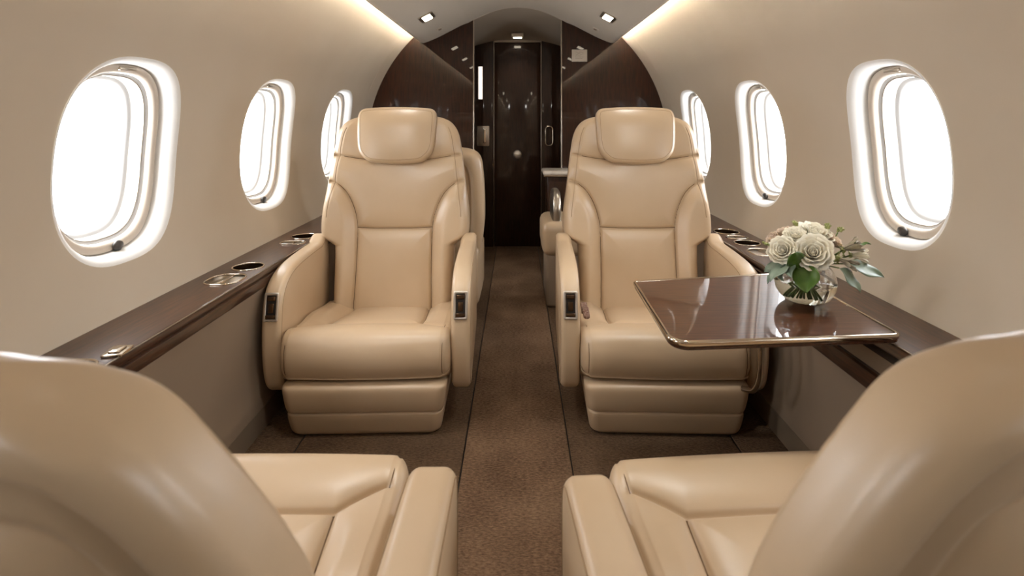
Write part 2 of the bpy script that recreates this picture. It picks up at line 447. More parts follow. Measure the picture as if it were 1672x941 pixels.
# arched entry ceiling, dropping towards the door
rows = []
for t in np.linspace(0, 1, 14):
    y = BULK_Y + .005 + t * (DOOR_Y - BULK_Y)
    row = []
    for x in np.linspace(-.39, .39, 29):
        z0 = ceil_z(x) if abs(x) < .341 else ceil_z(.341) - (abs(x) - .341) * .5
        z1 = H + .665 - .35 * max(0, abs(x) - .14) ** 1.3
        row.append((x, y, z0 + (z1 - z0) * (t ** 1.15)))
    rows.append(row)
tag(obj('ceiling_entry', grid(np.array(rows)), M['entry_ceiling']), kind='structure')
path = [(x, BULK_Y - .002, ceil_z(x) + .002) for x in np.linspace(-.334, .334, 40)]
tag(obj('trim_7', tube(path, .004, 8), M['ceiling']), kind='structure')
tag(obj('wall_rear', box(-1.16, 1.16, Y0 - .05, Y0, 0, 2.05), M['wall'], smooth=False), kind='structure')

tag(obj('door_light_blocker', box(-1.2, 1.2, DOOR_Y + .062, DOOR_Y + .1, -.05, 2.1), M['black'], smooth=False), kind='structure')  # unseen black sheet added to stop sky light leaking round the door
# fittings on the entry panels
e = empty('latch_handle', (-.292, DOOR_Y - .012, H - .158))
obj('plate', box(-.054, .05, -.010, 0, -.086, .086, .008), M['satin'], e)
obj('lever', xf(pad(rrect(.03, .125, .013), .018, .007), Matrix.Translation((.012, -.018, 0)) @ Matrix.Rotation(PI / 2, 4, 'X')), M['chrome'], e)
tag(e, 'rectangular metal latch plate with upright lever on dark panel beside the door', 'handle')
e = empty('grab_ring', (.272, DOOR_Y - .012, H - .158))
rg = [(.030 * math.cos(a), -.012, .082 * math.sin(a) * (1 if True else 1)) for a in np.linspace(0, 2 * PI, 48, endpoint=False)]
rg = [(p[0], -.012, p[1]) for p in rrect(.062, .165, .03)]
obj('ring', tube(rg, .008, 10, True), M['chrome'], e)
obj('back_plate', xf(pad(rrect(.05, .15, .024), .008, .003), Matrix.Translation((0, -.004, 0)) @ Matrix.Rotation(PI / 2, 4, 'X')), M['doorwood'], e)
tag(e, 'oval upright chrome grab ring on dark panel above the stone counter', 'handle')
e = empty('reflection_strip', (-.318, DOOR_Y - .011, H + .297))  # glowing strip added in place of a reflection, not a lamp
obj('strip_face', box(-.017, .017, -.012, -.004, -.14, .14, .003), M['strip_glow'], e)
obj('reflection_strip_frame', box(-.022, .022, -.006, 0, -.147, .147, .002), M['black'], e)
tag(e, 'narrow upright reflection built as glowing strip high on dark panel left of the door', 'light')
e = empty('wall_placard', (.466, BULK_Y, H + .466))
obj('plate', box(-.058, .058, -.008, 0, -.046, .046, .004), M['placard'], e)
sq = []
for k in range(5):
    xs = np.linspace(-.032, .03, 14); ys = .022 - k * .011 + .004 * np.sin(xs * 170 + k * 2.1) * (k < 3)
    sq.append(tube([(x, -.0085, z) for x, z in zip(xs[: 14 - 2 * (k % 3)], ys)], .0010, 5))
obj('faint_marks', join(*sq), M['ink'], e)
tag(e, 'small grey placard with faint marks high on the dark wood wall', 'sign')

e = empty('entry_light', (0, 4.60, H + .672))
obj('housing', box(-.05, .05, -.03, .03, -.004, .03, .003), M['satin'], e)
obj('lamp_lens', box(-.035, .035, -.018, .018, -.010, -.003, .003), M['lamp'], e)
tag(e, 'tiny ceiling lamp above the dark door at the far end', 'light')
ld = bpy.data.lights.new('entry_beam', 'SPOT'); ld.energy = 3; ld.spot_size = math.radians(120); ld.spot_blend = .8; ld.shadow_soft_size = .03; ld.color = (1, .88, .73)
lo = bpy.data.objects.new('entry_beam', ld); COL.objects.link(lo); lo.location = (0, 4.52, H + .64)
# galley counter and bench in front of the far wall
e = empty('galley_cabinet', (.57, 4.02, 0))
obj('body', box(-.36, .30, -.11, .128, .0, .695, .006), M['woodv'], e)
obj('cabinet_door', box(-.352, -.06, -.117, -.109, .05, .66, .004), M['doorwood'], e)
obj('cabinet_door', box(-.05, .29, -.117, -.109, .05, .66, .004), M['doorwood'], e)
obj('countertop', box(-.39, .31, -.14, .128, .705, .735, .012), M['stone'], e)
obj('edge_trim', box(-.385, .31, -.135, .128, .693, .706, .004), M['chrome'], e)
tag(e, 'dark wood galley cabinet with pale stone counter against far wall', 'cabinet')
e = empty('side_bench', (.52, 3.42, 0))
obj('seat_cushion', box(-.375, .33, -.22, .22, .30, .50, .05, 5), M['leather'], e)
obj('bench_base', box(-.35, .34, -.2, .2, 0, .31, .02), M['lower'], e)
obj('arm_panel', xf(pad(rrect(.34, .50, .12), .05, .02, .004), Matrix.Translation((-.285, .0, .42)) @ Matrix.Rotation(PI / 2, 4, 'Z') @ Matrix.Rotation(PI / 2, 4, 'X')), M['satin'], e)
tag(e, 'low beige side bench with metal arm panel, behind the chair with the table', 'bench')

# ------------------------------------------------------------------ side ledges with cup holders
def flat_with_holes(outer, holes, z):
    bm = bmesh.new(); es = []
    for lp in [outer] + holes:
        vs = [bm.verts.new((p[0], p[1], z)) for p in lp]
        for i in range(len(vs)): es.append(bm.edges.new((vs[i], vs[(i + 1) % len(vs)])))
    bmesh.ops.triangle_fill(bm, edges=es, use_beauty=True)
    bm.verts.index_update(); V = [tuple(v.co) for v in bm.verts]; F = [tuple(v.index for v in f.verts) for f in bm.faces]
    bm.free(); return V, F

def ellipse(cx, cy, rx, ry, n=40): return [(cx + rx * math.cos(2 * PI * k / n), cy + ry * math.sin(2 * PI * k / n)) for k in range(n)]
LZ = H - .54
def ledge(side, recesses, name, label, housing):
    e = empty(name, (side * .98, Y0 + .05, 0)); ox, oy = side * .98, Y0 + .05
    loc = lambda vf: ([(v[0] - ox, v[1] - oy, v[2]) for v in vf[0]], vf[1])
    holes = []
    for kind, cx, cy, rx, ry in recesses:
        if kind == 'cup': holes.append([(side * x, y) for x, y in ellipse(cx, cy, rx, ry)])
        else: holes.append([(side * p[0], p[1]) for p in rrect(2 * rx, 2 * ry, min(rx, ry) * .75, 8, cx, cy)])
    outer = [(side * .904, Y0), (side * 1.086, Y0), (side * 1.086, BULK_Y), (side * .904, BULK_Y)]
    obj('top', loc(flat_with_holes(outer, holes, LZ)), M['wood'], e, smooth=False)
    # nosing and fascia
    pr = [(.904, LZ), (.900, LZ - .001), (.8975, LZ - .004), (.897, LZ - .012), (.899, LZ - .020), (.904, LZ - .024), (.906, LZ - .030), (.901, LZ - .034), (.900, LZ - .060), (.903, LZ - .065), (.95, LZ - .066)]
    P = np.array([[(side * x, y, z) for y in (Y0, 1.90 if housing else BULK_Y)] for x, z in pr])
    if housing: P = np.array([[(side * x, y, z) for y in (1.90, BULK_Y)] for x, z in pr])
    obj('fascia', loc(grid(P)), M['wood'], e, auto=35)
    if housing:  # deep fascia with an open slot where the table slides in
        pr = [(.904, LZ), (.900, LZ - .001), (.897, LZ - .006), (.897, LZ - .030), (.900, LZ - .034), (.99, LZ - .034)]
        a = np.array([[(side * x, y, z) for y in (Y0, 1.90)] for x, z in pr])
        pr = [(.99, LZ - .105), (.902, LZ - .105), (.897, LZ - .110), (.897, LZ - .156), (.901, LZ - .160), (.99, LZ - .160)]
        b = np.array([[(side * x, y, z) for y in (Y0, 1.90)] for x, z in pr])
        pr = [(.985, LZ - .03), (.985, LZ - .11)]
        c = np.array([[(side * x, y, z) for y in (Y0, 1.90)] for x, z in pr])
        obj('table_housing', loc(join(grid(a), grid(b), grid(c), box(.897, .99, 1.885, 1.90, LZ - .16, LZ - .001))), M['wood'], e, auto=35)
    obj('metal_edge', loc(tube([(side * .8985, y, LZ - .001) for y in (Y0, BULK_Y)], .0016, 6)), M['satin'], e)
    for (kind, cx, cy, rx, ry), hl in zip(recesses, holes):
        depth = .065 if kind == 'cup' else .022
        top = np.array([(x, y, LZ) for x, y in hl]); n = len(hl)
        c = np.array([side * cx, cy, LZ])
        rows = [top, top - [0, 0, .004], c + (top - c) * .97 - [0, 0, depth - .006], c + (top - c) * .92 - [0, 0, depth], c + (top - c) * 0 - [0, 0, depth]]
        h = obj('cup_holder' if kind == 'cup' else 'ash_tray', loc(grid(np.array(rows), False, True)), M['cup'] if kind == 'cup' else M['satin'], e)
        obj('rim', loc(tube(top + [0, 0, .001], .0032, 8, True)), M['chrome'], h)
        if kind == 'tray':
            obj('divider', loc(box(side * cx - .003, side * cx + .003, cy - ry * .95, cy + ry * .95, LZ - .022, LZ - .001, .001)), M['chrome'], h)
            obj('lid', loc(box(min(side * (cx - rx * .9), side * cx), max(side * (cx - rx * .9), side * cx), cy - ry * .8, cy + ry * .8, LZ - .008, LZ - .003, .002)), M['satin'], h)
    tag(e, label, 'ledge')
    return e
ledge(-1, [('tray', .972, 1.835, .055, .060), ('cup', .972, 1.99, .052, .052), ('tray', .966, 2.37, .05, .03), ('cup', .966, 2.50, .055, .055), ('tray', .965, 1.165, .05, .06)],
      'side_ledge', 'long dark wood side ledge with cup holders, opposite the flower table', False)
ledge(1, [('cup', .985, 2.60, .056, .06), ('tray', .985, 2.475, .045, .03), ('cup', .985, 2.365, .052, .052), ('tray', .98, 2.20, .05, .06)],
      'side_ledge', 'long dark wood side ledge behind the flower vase, holding the folding table', True)
o = obj('ledge_latch', join(box(-.022, .022, -.028, .028, 0, .006, .002), box(-.012, .012, -.020, .02, .006, .010, .003)), M['chrome'], loc=(-.918, 1.265, LZ + .0005), rot=(0, 0, .2))
tag(o, 'small shiny metal latch on the dark ledge near the closest chair', 'latch')

# ------------------------------------------------------------------ chairs
Z_SEAT = .293
def hv(h, k=1.0): return (h - Z_SEAT) * 1.0154 * k
OUT_TALL = [(.23, .250), (.30, .258), (.515, .264), (.545, .276), (.568, .312), (.592, .328), (.64, .331), (.70, .327), (.81, .311), (.90, .300), (.98, .288), (1.03, .278), (1.068, .260), (1.094, .232), (1.111, .19), (1.12, .12), (1.124, .05), (1.125, .0)]
OUT_NEAR = [(.23, .275), (.45, .306), (.55, .325), (.60, .327), (.64, .321), (.70, .300), (.75, .279), (.795, .258), (.84, .231), (.865, .208), (.885, .178), (.898, .150), (.908, .112), (.913, .058), (.915, .0)]
OUT_SHORT = [(.23, .26), (.30, .28), (.50, .315), (.60, .326), (.66, .330), (.72, .331), (.80, .330), (.90, .327), (.98, .322), (1.03, .316), (1.065, .305), (1.09, .285), (1.108, .25), (1.118, .18), (1.122, .08), (1.124, .0)]

def make_back(kind):
    k = 1.0 if kind in ('tall', 'near') else .80
    OUT = {'tall': OUT_TALL, 'near': OUT_NEAR, 'aft': OUT_SHORT}[kind]
    oh = catmull([(h, w) for h, w in OUT], 6)
    ov = hv(oh[:, 0], k); ow = np.maximum(oh[:, 1], 0); L = ov[-1]
    v0 = ov[0]
    t = np.linspace(0, 1, 290)
    v = np.r_[v0 + (L - .05 - v0) * t, L - .05 * np.cos(np.linspace(PI / 2, PI, 26)[1:]) ** 2 * 0 - .05 * (1 - np.sin(np.linspace(0, PI / 2, 26)[1:]))]
    W = np.interp(v, ov, ow); W = np.maximum(W, .0008)
    T0 = {'tall': .068, 'near': .058, 'aft': .075}[kind]
    rt = .055
    T = T0 * np.sqrt(np.clip(1 - np.clip((v - (L - rt)) / rt, 0, 1) ** 2, .0004, 1))
    nf, nc, nb = 150, 7, 100
    rows = []
    seams = []
    bol = catmull([(.33, .822), (.285, .816), (.25, .797), (.216, .762), (.189, .71), (.172, .655), (.166, .6), (.165, .45), (.170, .25)], 8)
    for sg in (-1, 1):
        seams.append(np.c_[sg * bol[:, 0], hv(bol[:, 1], k)])
        seams.append(np.array([(sg * .10, hv(.912, k)), (sg * .17, hv(.918, k)), (sg * .24, hv(.930, k)), (sg * .30, hv(.940, k))]))
    seams.append(np.array([(-.166, hv(.615, k)), (-.08, hv(.611, k)), (.08, hv(.611, k)), (.166, hv(.615, k))]))
    gus = []
    for sg in (-1, 1):
        q = [(sg * max(np.interp(vv, ov, ow) - .034, .0), vv) for vv in np.linspace(hv(.66, k), L - .03, 60)]
        gus.append(np.array(q))
    spine = lambda vv: .012 * np.sin(np.clip(vv / L, 0, 1) * PI * 1.0) * -1 + .02 * sstep(.55, 1.0, vv / L) * -1
    def front_disp(x, vv):
        Wv = np.interp(vv, ov, ow)
        D = np.full(x.shape, 9.0)
        for s in seams: D = np.minimum(D, seg_dist(x, vv, s))
        disp = -.0080 * np.exp(-(D / .0048) ** 2) - .018 * np.exp(-D / .030)
        G = np.full(x.shape, 9.0)
        for s in gus: G = np.minimum(G, seg_dist(x, vv, s))
        disp -= .003 * np.exp(-(G / .004) ** 2)
        # bolsters stand forward of the middle panel
        xb = np.interp(vv, hv(bol[::-1, 1], k), bol[::-1, 0])
        b = sstep(0, .06, np.abs(x) - xb) * (vv < hv(.83, k)) * sstep(hv(.83, k), hv(.72, k), vv)
        disp += .026 * b * (kind != 'near')
        edge = np.clip(Wv - np.abs(x), 0, 1)
        disp -= .014 * np.exp(-edge / .03)
        return disp
    def rear_disp(x, vv):
        Wv = np.interp(vv, ov, ow)
        d = np.minimum(Wv - np.abs(x), (L - vv) * 1.0)
        # smooth min for a rounded inner corner
        a, b = Wv - np.abs(x), (L - vv)
        d = -np.log(np.exp(-a / .03) + np.exp(-b / .03)) * .03
        g = .032 * sstep(.046, .078, d) + .016 * np.exp(-((d - .070) / .010) ** 2)
        g += .012 * np.exp(-((d - .142) / .012) ** 2)
        g -= .030 * sstep(.085, .24, d)
        return g       # + is inwards
    for i in range(len(v)):
        Wv, Tv = W[i], T[i]; r = min(.042, Tv * .9, Wv * .98)
        xs = np.linspace(-(Wv - r), Wv - r, nf)
        front = np.c_[xs, np.full(nf, Tv)]
        a = np.linspace(PI / 2, 0, nc + 2)[1:-1]
        c1 = np.c_[Wv - r + r * np.cos(a), Tv - r + r * np.sin(a)]
        a2 = np.linspace(0, -PI / 2, nc + 2)[1:-1]
        c2 = np.c_[Wv - r + r * np.cos(a2), -Tv + r + r * np.sin(a2)]
        xb = np.linspace(Wv - r, -(Wv - r), nb)
        back = np.c_[xb, np.full(nb, -Tv)]
        loop = np.vstack([front, c1, [[Wv, 0]], c2, back, np.c_[-c2[::-1, 0], c2[::-1, 1]], [[-Wv, 0]], np.c_[-c1[::-1, 0], c1[::-1, 1]]])
        rows.append(loop)
    A = np.array(rows)                            # (M,N,2)
    VV = np.repeat(v[:, None], A.shape[1], 1)
    fm = np.clip(A[..., 1] / np.maximum(T[:, None], 1e-4), 0, 1)
    fade = np.clip(T / T0, 0, 1)[:, None]
    A[..., 1] += front_disp(A[..., 0], VV) * sstep(.5, 1.0, fm) * fade
    bm_ = np.clip(-A[..., 1] / np.maximum(T[:, None], 1e-4), 0, 1)
    A[..., 1] += rear_disp(A[..., 0], VV) * sstep(.6, 1.0, bm_) * fade
    # gentle crown of the rear shell, bend of the spine
    A[..., 1] += spine(VV)
    P = np.stack([A[..., 0], A[..., 1], VV], -1)
    vf = grid(P, False, True); vf[1].append(tuple(range(A.shape[1])))
    me = mesh_data('backrest', vf[0], vf[1], M['leather'])
    # dark tubes that put groove shade into the seams
    tubes, stubes = [], []
    for s in seams:
        s = resample(s, max(8, int(len(s) * 1.2)))
        s = s[np.abs(s[:, 0]) < np.interp(s[:, 1], ov, ow) - .040] if abs(s[0, 0]) > .2 or abs(s[-1, 0]) > .2 else s
        if len(s) < 4: continue
        w = T0 + front_disp(s[:, 0], s[:, 1]) + spine(s[:, 1]) + .0012
        tubes.append(tube(np.c_[s[:, 0], w, s[:, 1]], .0014, 6))
    for s in gus:
        s = s[(s[:, 1] < L - .06)]
        w = T0 + front_disp(s[:, 0], s[:, 1]) + spine(s[:, 1]) + .0004
        stubes.append(tube(np.c_[s[:, 0], w, s[:, 1]], .0010, 6))
    th = join(*tubes)
    return me, mesh_data('shade_piping', th[0], th[1], M['shade_thread']), [mesh_data('edge_stitching', a, b, M['stitch']) for a, b in stubes]

def make_headrest(low=False):
    w, h = .178, .126
    pts = [(-w + .030, h + .002), (-.09, h + .006), (0, h + .008), (.09, h + .006), (w - .030, h + .002), (w - .009, h - .009), (w - .001, h - .030), (w, h - .06), (w - .004, -.02), (w - .012, -.065), (w - .028, -h + .035), (w - .058, -h + .010), (w - .10, -h + .001), (0, -h - .003),
           (-w + .10, -h + .001), (-w + .058, -h + .010), (-w + .028, -h + .035), (-w + .012, -.065), (-w + .004, -.02), (-w, h - .06), (-w + .001, h - .030), (-w + .009, h - .009)]
    o = resample(catmull(pts, 8, True), 120, True)
    R = .018
    vf = pad(o, .074, R, 0, 9, 24)
    def wrap(a, b): return -.030 * max(0, (b - .02) / .11) ** 2.2 - .018 * (abs(a) / w) ** 2.5
    V = []
    for a, b, c in vf[0]:     # -> x, front, up ; wrap the upper edge backwards
        p = .013 * (1 - abs(a / w) ** 3) * (1 - abs(b / (h + .01)) ** 3) * sstep(0, .037, c)
        V.append((a, c + wrap(a, b) + p, b))
    # seam line a little inside the edge
    q = o - normals2(o) * .016
    zf = .037 - R + R * math.sin(math.acos(1 - .016 / R))
    sm = []
    for a, b in q:
        p = .013 * (1 - abs(a / w) ** 3) * (1 - abs(b / (h + .01)) ** 3)
        sm.append((a, zf + wrap(a, b) + p, b))
    t = tube(sm, .0009, 5, True)
    return mesh_data('headrest', V, vf[1], M['leather']), mesh_data('edge_stitching', t[0], t[1], M['stitch'])

SEAT_HW = .298
def make_cushion():
    prof = catmull([(-.56, .288), (-.5, .294), (-.35, .318), (-.2, .345), (-.13, .362), (-.08, .369), (-.04, .360), (-.012, .332), (0, .290), (-.004, .245), (-.020, .214), (-.05, .203), (-.3, .202), (-.56, .2)], 14)
    NP = 560; pr = resample(prof, NP); N2 = normals2(np.vstack([pr]))
    # outward normals for an open loop (treat as closed)
    e = np.concatenate([np.linspace(0, PI / 2, 9)])
    rr = .034
    xs_end = SEAT_HW - rr + rr * np.sin(e)
    ins = rr * (1 - np.cos(e))
    xm = np.linspace(-(SEAT_HW - rr), SEAT_HW - rr, 150)
    xs = np.r_[-xs_end[::-1], xm[1:-1], xs_end]; inset = np.r_[ins[::-1], np.zeros(len(xm) - 2), ins]
    top = (N2[:, 1] > .25)
    fr = [np.array([(-.172, -.190), (0, -.190), (.172, -.190)])]
    for sg in (-1, 1):
        fr.append(np.array([(sg * .172, -.190), (sg * .20, -.168), (sg * .235, -.146), (sg * .262, -.130)]))
        fr.append(np.array([(sg * .172, -.190), (sg * .174, -.3), (sg * .166, -.42), (sg * .160, -.55)]))
    def disp(X, Yv, istop):
        D = np.full(X.shape, 9.0)
        for s in fr: D = np.minimum(D, seg_dist(X, Yv, s))
        d = (-.008 * np.exp(-(D / .0048) ** 2) - .014 * np.exp(-D / .026)) * istop
        # welt along both sides
        d += -.0035 * np.exp(-((np.abs(X) - (SEAT_HW - .028)) / .0032) ** 2)
        d += .022 * sstep(.172, .225, np.abs(X)) * sstep(-.18, -.34, Yv) * istop
        d += -.010 * (np.abs(X) / SEAT_HW) ** 2.2 * (1 - .6 * istop)
        return d
    X = np.repeat(xs[:, None], NP, 1); Yv = np.repeat(pr[None, :, 0], len(xs), 0)
    ist = np.repeat(sstep(.3, .8, N2[:, 1])[None], len(xs), 0)
    dd = disp(X, Yv, ist) - inset[:, None]
    Py = pr[None, :, 0] + N2[None, :, 0] * dd; Pz = pr[None, :, 1] + N2[None, :, 1] * dd
    rc = .050
    def corner(x, y):
        t = np.clip((np.abs(x) - (SEAT_HW + .004 - rc)) / rc, 0, .995)
        return rc * (1 - np.sqrt(1 - t * t)) * sstep(-.22, -.03, y)
    Py = Py - corner(X, Py)
    P = np.stack([X, Py, Pz], -1)
    vf = grid(P, False, True); n = NP
    vf[1].append(tuple(range(n))); vf[1].append(tuple(range((len(xs) - 1) * n, len(xs) * n)))
    me = mesh_data('seat_cushion', vf[0], vf[1], M['leather'])
    tubes = []
    zz = pr[pr[:, 1] > .28]; zz = zz[np.argsort(zz[:, 0])]
    for s in fr:
        s = resample(s, 24); d = disp(s[:, 0], s[:, 1], np.ones(len(s)))
        z = np.interp(s[:, 1], zz[:, 0], zz[:, 1]) + d + .0012
        tubes.append(tube(np.c_[s[:, 0], s[:, 1] - corner(s[:, 0], s[:, 1]), z], .0014, 6))
    for sg in (-1, 1):      # stitches down the front welt
        m = (pr[:, 0] > -.14) & (pr[:, 1] > .215)
        q = pr[m]; nn = N2[m]; x = sg * (SEAT_HW - .028)
        d = disp(np.full(len(q), x), q[:, 0], np.zeros(len(q)))
        q = q + nn * (d + .0010)[:, None]
        q[:, 0] -= corner(np.full(len(q), x), q[:, 0])
        tubes.append(tube(np.c_[np.full(len(q), x), q], .0010, 5))
    t = join(*tubes)
    return me, mesh_data('shade_piping', t[0], t[1], M['shade_thread'])

def make_base():
    cw = catmull([(0, .246), (.006, .256), (.022, .264), (.06, .270), (.10, .275), (.14, .280), (.175, .284), (.186, .280), (.194, .266)], 8)
    cf = catmull([(0, -.062), (.006, -.049), (.022, -.038), (.06, -.026), (.10, -.016), (.14, -.009), (.172, -.007), (.186, -.014), (.194, -.034)], 8)
    zs = np.r_[np.linspace(.0, .02, 10), np.linspace(.023, .165, 90), np.linspace(.167, .194, 16)]
    rows = []
    for z in zs:
        hw = np.interp(z, cw[:, 0], cw[:, 1]); fy = np.interp(z, cf[:, 0], cf[:, 1])
        g = .006 * math.exp(-((z - .090) / .0030) ** 2) + .005 * math.exp(-abs(z - .090) / .012)
        o = rrect(2 * hw, .44 + fy, .036, 7, 0, (-.44 + fy) / 2)
        o = o - normals2(o) * g
        rows.append(np.c_[o, np.full(len(o), z)])
    vf = grid(np.array(rows), False, True); n = len(rows[0])
    vf[1].append(tuple(range(n))); vf[1].append(tuple(range((len(zs) - 1) * n, len(zs) * n)))
    return mesh_data('leg_rest', vf[0], vf[1], M['leather'])

def make_arm(kind):
    if kind == 'high':
        pts = [(-.60, .572), (-.5, .572), (-.38, .571), (-.27, .567), (-.19, .558), (-.13, .538), (-.09, .508), (-.066, .466), (-.055, .41), (-.050, .33), (-.055, .25), (-.072, .18), (-.096, .143), (-.13, .128), (-.2, .130), (-.42, .16), (-.60, .22)]
        t = .068
    else:
        pts = [(-.66, .437), (-.5, .436), (-.35, .432), (-.25, .429), (-.195, .424), (-.165, .407), (-.150, .377), (-.146, .33), (-.146, .25), (-.150, .19), (-.165, .155), (-.20, .14), (-.4, .14), (-.66, .18)]
        t = .094
    o = resample(catmull(pts, 10, True), 150, True)
    vf = pad(o, t, .020 if kind == 'high' else .024, .003, 6, 8)
    V = [(c, a, b) for a, b, c in vf[0]]
    me = mesh_data('armrest', V, vf[1], M['leather'])
    st = []
    for sg in (-1, 1):
        q = o - normals2(o) * .016
        m = (q[:, 0] > -.58) & ~((q[:, 1] < .2) & (q[:, 0] < -.2))
        idx = np.where(m)[0]
        br = np.where(np.diff(idx) > 1)[0]
        if len(br): idx = np.r_[idx[br[0] + 1:], idx[:br[0] + 1]]
        q = q[idx]
        q = np.c_[np.full(len(q), sg * (t / 2 - .0004)), q]
        st.append(tube(q, .0012, 5))
    return me, [mesh_data('edge_stitching', p, q, M['stitch']) for p, q in st]

def control_parts():
    fr = []
    o, i = rrect(.050, .098, .006), rrect(.034, .080, .004)
    n = len(o)
    rows = [np.c_[o, np.full(n, 0)], np.c_[o, np.full(n, .004)], np.c_[o * .97, np.full(n, .006)], np.c_[i * 1.04, np.full(n, .006)], np.c_[i, np.full(n, .004)], np.c_[i * .9, np.full(n, -.0)]]
    V, F = grid(np.array(rows), False, True)
    bez = mesh_data('control_bezel', [(a, c, b) for a, b, c in V], F, M['bezel'])
    w = box(-.018, .018, -.002, .001, -.042, .042)
    well = mesh_data('control_well', w[0], w[1], M['black'], smooth=False)
    l = join(box(-.009, .009, .0, .004, -.020, .012, .002), box(-.0150, .0150, .0, .008, .022, .037, .003), box(-.0165, .0165, .0, .008, -.039, -.026, .002))
    lev = mesh_data('release_lever', l[0], l[1], M['cup'])
    return bez, well, lev

ME = {'tall': make_back('tall'), 'near': make_back('near'), 'aft': make_back('aft'), 'head': make_headrest(), 'cush': make_cushion(), 'base': make_base(), 'high': make_arm('high'), 'low': make_arm('low'), 'ctl': control_parts()}

def chair(loc, face, kind, label, recline, arms, group, bx=1.0, dx=0.0):
    """arms: list of (x centre, kind). Local +y is the way the sitter faces; origin on the floor below the front of the seat."""
    e = empty('leather_armchair', loc, face)
    tag(e, label, 'chair', group)
    b = link('backrest', ME[kind][0], e, (0, -.505, Z_SEAT), (math.radians(recline), 0, 0))
    b.location = (dx, -.505 - {'tall': .068, 'near': .125, 'aft': .035}[kind], Z_SEAT); b.scale = (bx, 1, 1)
    link('shade_piping', ME[kind][1], b); [link('edge_stitching', m, b) for m in ME[kind][2]]
    h = link('headrest', ME['head'][0], e)
    zt = hv(1.018) if kind == 'tall' else (.37 if kind == 'near' else hv(1.124, .8) - .165)
    off = Vector((0, {'tall': .062, 'near': .045, 'aft': .064}[kind], zt)); off.rotate(b.rotation_euler)
    h.location = Vector(b.location) + off; h.rotation_euler = b.rotation_euler
    if kind == 'near': h.scale = (.70, .8, .7)
    link('edge_stitching', ME['head'][1], h)
    s = link('seat_cushion', ME['cush'][0], e); link('shade_piping', ME['cush'][1], s)
    link('leg_rest', ME['base'], e)
    for x, ak in arms:
        a = link('armrest', ME[ak][0], e, (x, 0, 0)); [link('edge_stitching', m, a) for m in ME[ak][1]]
        if ak == 'high':
            c = link('control_panel', ME['ctl'][0], a, (0, -.0625, .447), (math.radians(10), 0, 0)); c.name = 'control_bezel'
            w = link('control_well', ME['ctl'][1], a, (0, -.0605, .447), (math.radians(10), 0, 0))
            l = link('release_lever', ME['ctl'][2], a, (0, -.0610, .447), (math.radians(10), 0, 0))
    return e

FC = 1.882
chair((-.531, FC, 0), PI + math.radians(1.7), 'tall', 'beige leather armchair facing us, free of any table, ledge with cup holders beside', 8.5, [(-.331, 'high'), (.331, 'high')], 'leather armchairs facing us')
chair((.517, FC, 0), PI - math.radians(1.9), 'tall', 'beige leather armchair facing us behind the dark folding table', 8.5, [(-.331, 'high'), (.331, 'high')], 'leather armchairs facing us')
chair((-.534, 1.275, 0), 0, 'near', 'close beige leather armchair seen from behind, away from the folding table', 14, [(-.331, 'high'), (.366, 'low')], 'leather armchairs seen from behind')
chair((.488, 1.275, 0), math.radians(4.0), 'near', 'close beige leather armchair seen from behind, on the flower table side', 10.5, [(.331, 'high'), (-.366, 'low')], 'leather armchairs seen from behind', dx=.030)
chair((-.50, 3.44, 0), 0, 'aft', 'beige leather armchair showing a sliver of back behind another chair, by aisle', 4, [(-.26, 'low'), (.255, 'low')], None, bx=1.0)

# seat belt end beside the cushion of the chair with the table
e = empty('seat_belt', (.250, FC + .165, .392), 0)
obj('strap', box(-.012, .012, -.002, .045, -.01, .004, .002), M['belt'], e, rot=(math.radians(25), 0, 0))
obj('belt_end', xf(pad(rrect(.024, .055, .009), .013, .005), Matrix.Translation((.002, -.022, .004)) @ Matrix.Rotation(math.radians(25), 4, 'X')), M['belt'], e)
tag(e, 'rust and grey patterned seat belt end tucked between armrest and seat cushion', 'seat belt')

# ------------------------------------------------------------------ folding table
TZ = H - .515
e = empty('folding_table', (.64, 1.53, TZ))
cor = [(.912, 1.83, .012), (.362, 1.735, .018), (.350, 1.255, .045), (.912, 1.302, .022)]
def round_poly(cor, n=10):
    out = []; L = len(cor)
    for i in range(L):
        p = np.array(cor[i][:2]); a = np.array(cor[i - 1][:2]); b = np.array(cor[(i + 1) % L][:2]); r = cor[i][2]
        u = (a - p) / np.linalg.norm(a - p); w = (b - p) / np.linalg.norm(b - p)
        ang = math.acos(np.dot(u, w)); tl = r / math.tan(ang / 2)
        c = p + (u + w) / np.linalg.norm(u + w) * r / math.sin(ang / 2)
        s0 = p + u * tl - c; s1 = p + w * tl - c
        a0, a1 = math.atan2(s0[1], s0[0]), math.atan2(s1[1], s1[0])
        while a1 - a0 > PI: a1 -= 2 * PI
        while a1 - a0 < -PI: a1 += 2 * PI
        for k in range(n + 1):
            t = a0 + (a1 - a0) * k / n; out.append(c + r * np.array([math.cos(t), math.sin(t)]))
    return np.array(out)
tp = round_poly(cor) - np.array([.64, 1.53])
N_ = normals2(tp)
inn = tp - N_ * .010
n = len(tp)
V = [(x, y, 0) for x, y in inn] + [(x, y, -.018) for x, y in inn]
obj('tabletop', (V, [tuple(range(n)), tuple(range(n, 2 * n))] + [(i, (i + 1) % n, n + (i + 1) % n, n + i) for i in range(n)]), M['table'], e, smooth=False)
rows = [np.c_[tp - N_ * a, np.full(n, z)] for a, z in ((.0100, .0), (.0092, .0022), (.006, .0030), (.002, .0016), (0, -.003), (.001, -.009), (.005, -.012))]
obj('metal_edge', grid(np.array(rows), False, True), M['chrome'], e)
rows = [np.c_[tp - N_ * a, np.full(n, z)] for a, z in ((.004, -.012), (.004, -.017), (.010, -.0215), (.035, -.0215), (.2, -.020))]
obj('underside', grid(np.array(rows), False, True), M['wood'], e)
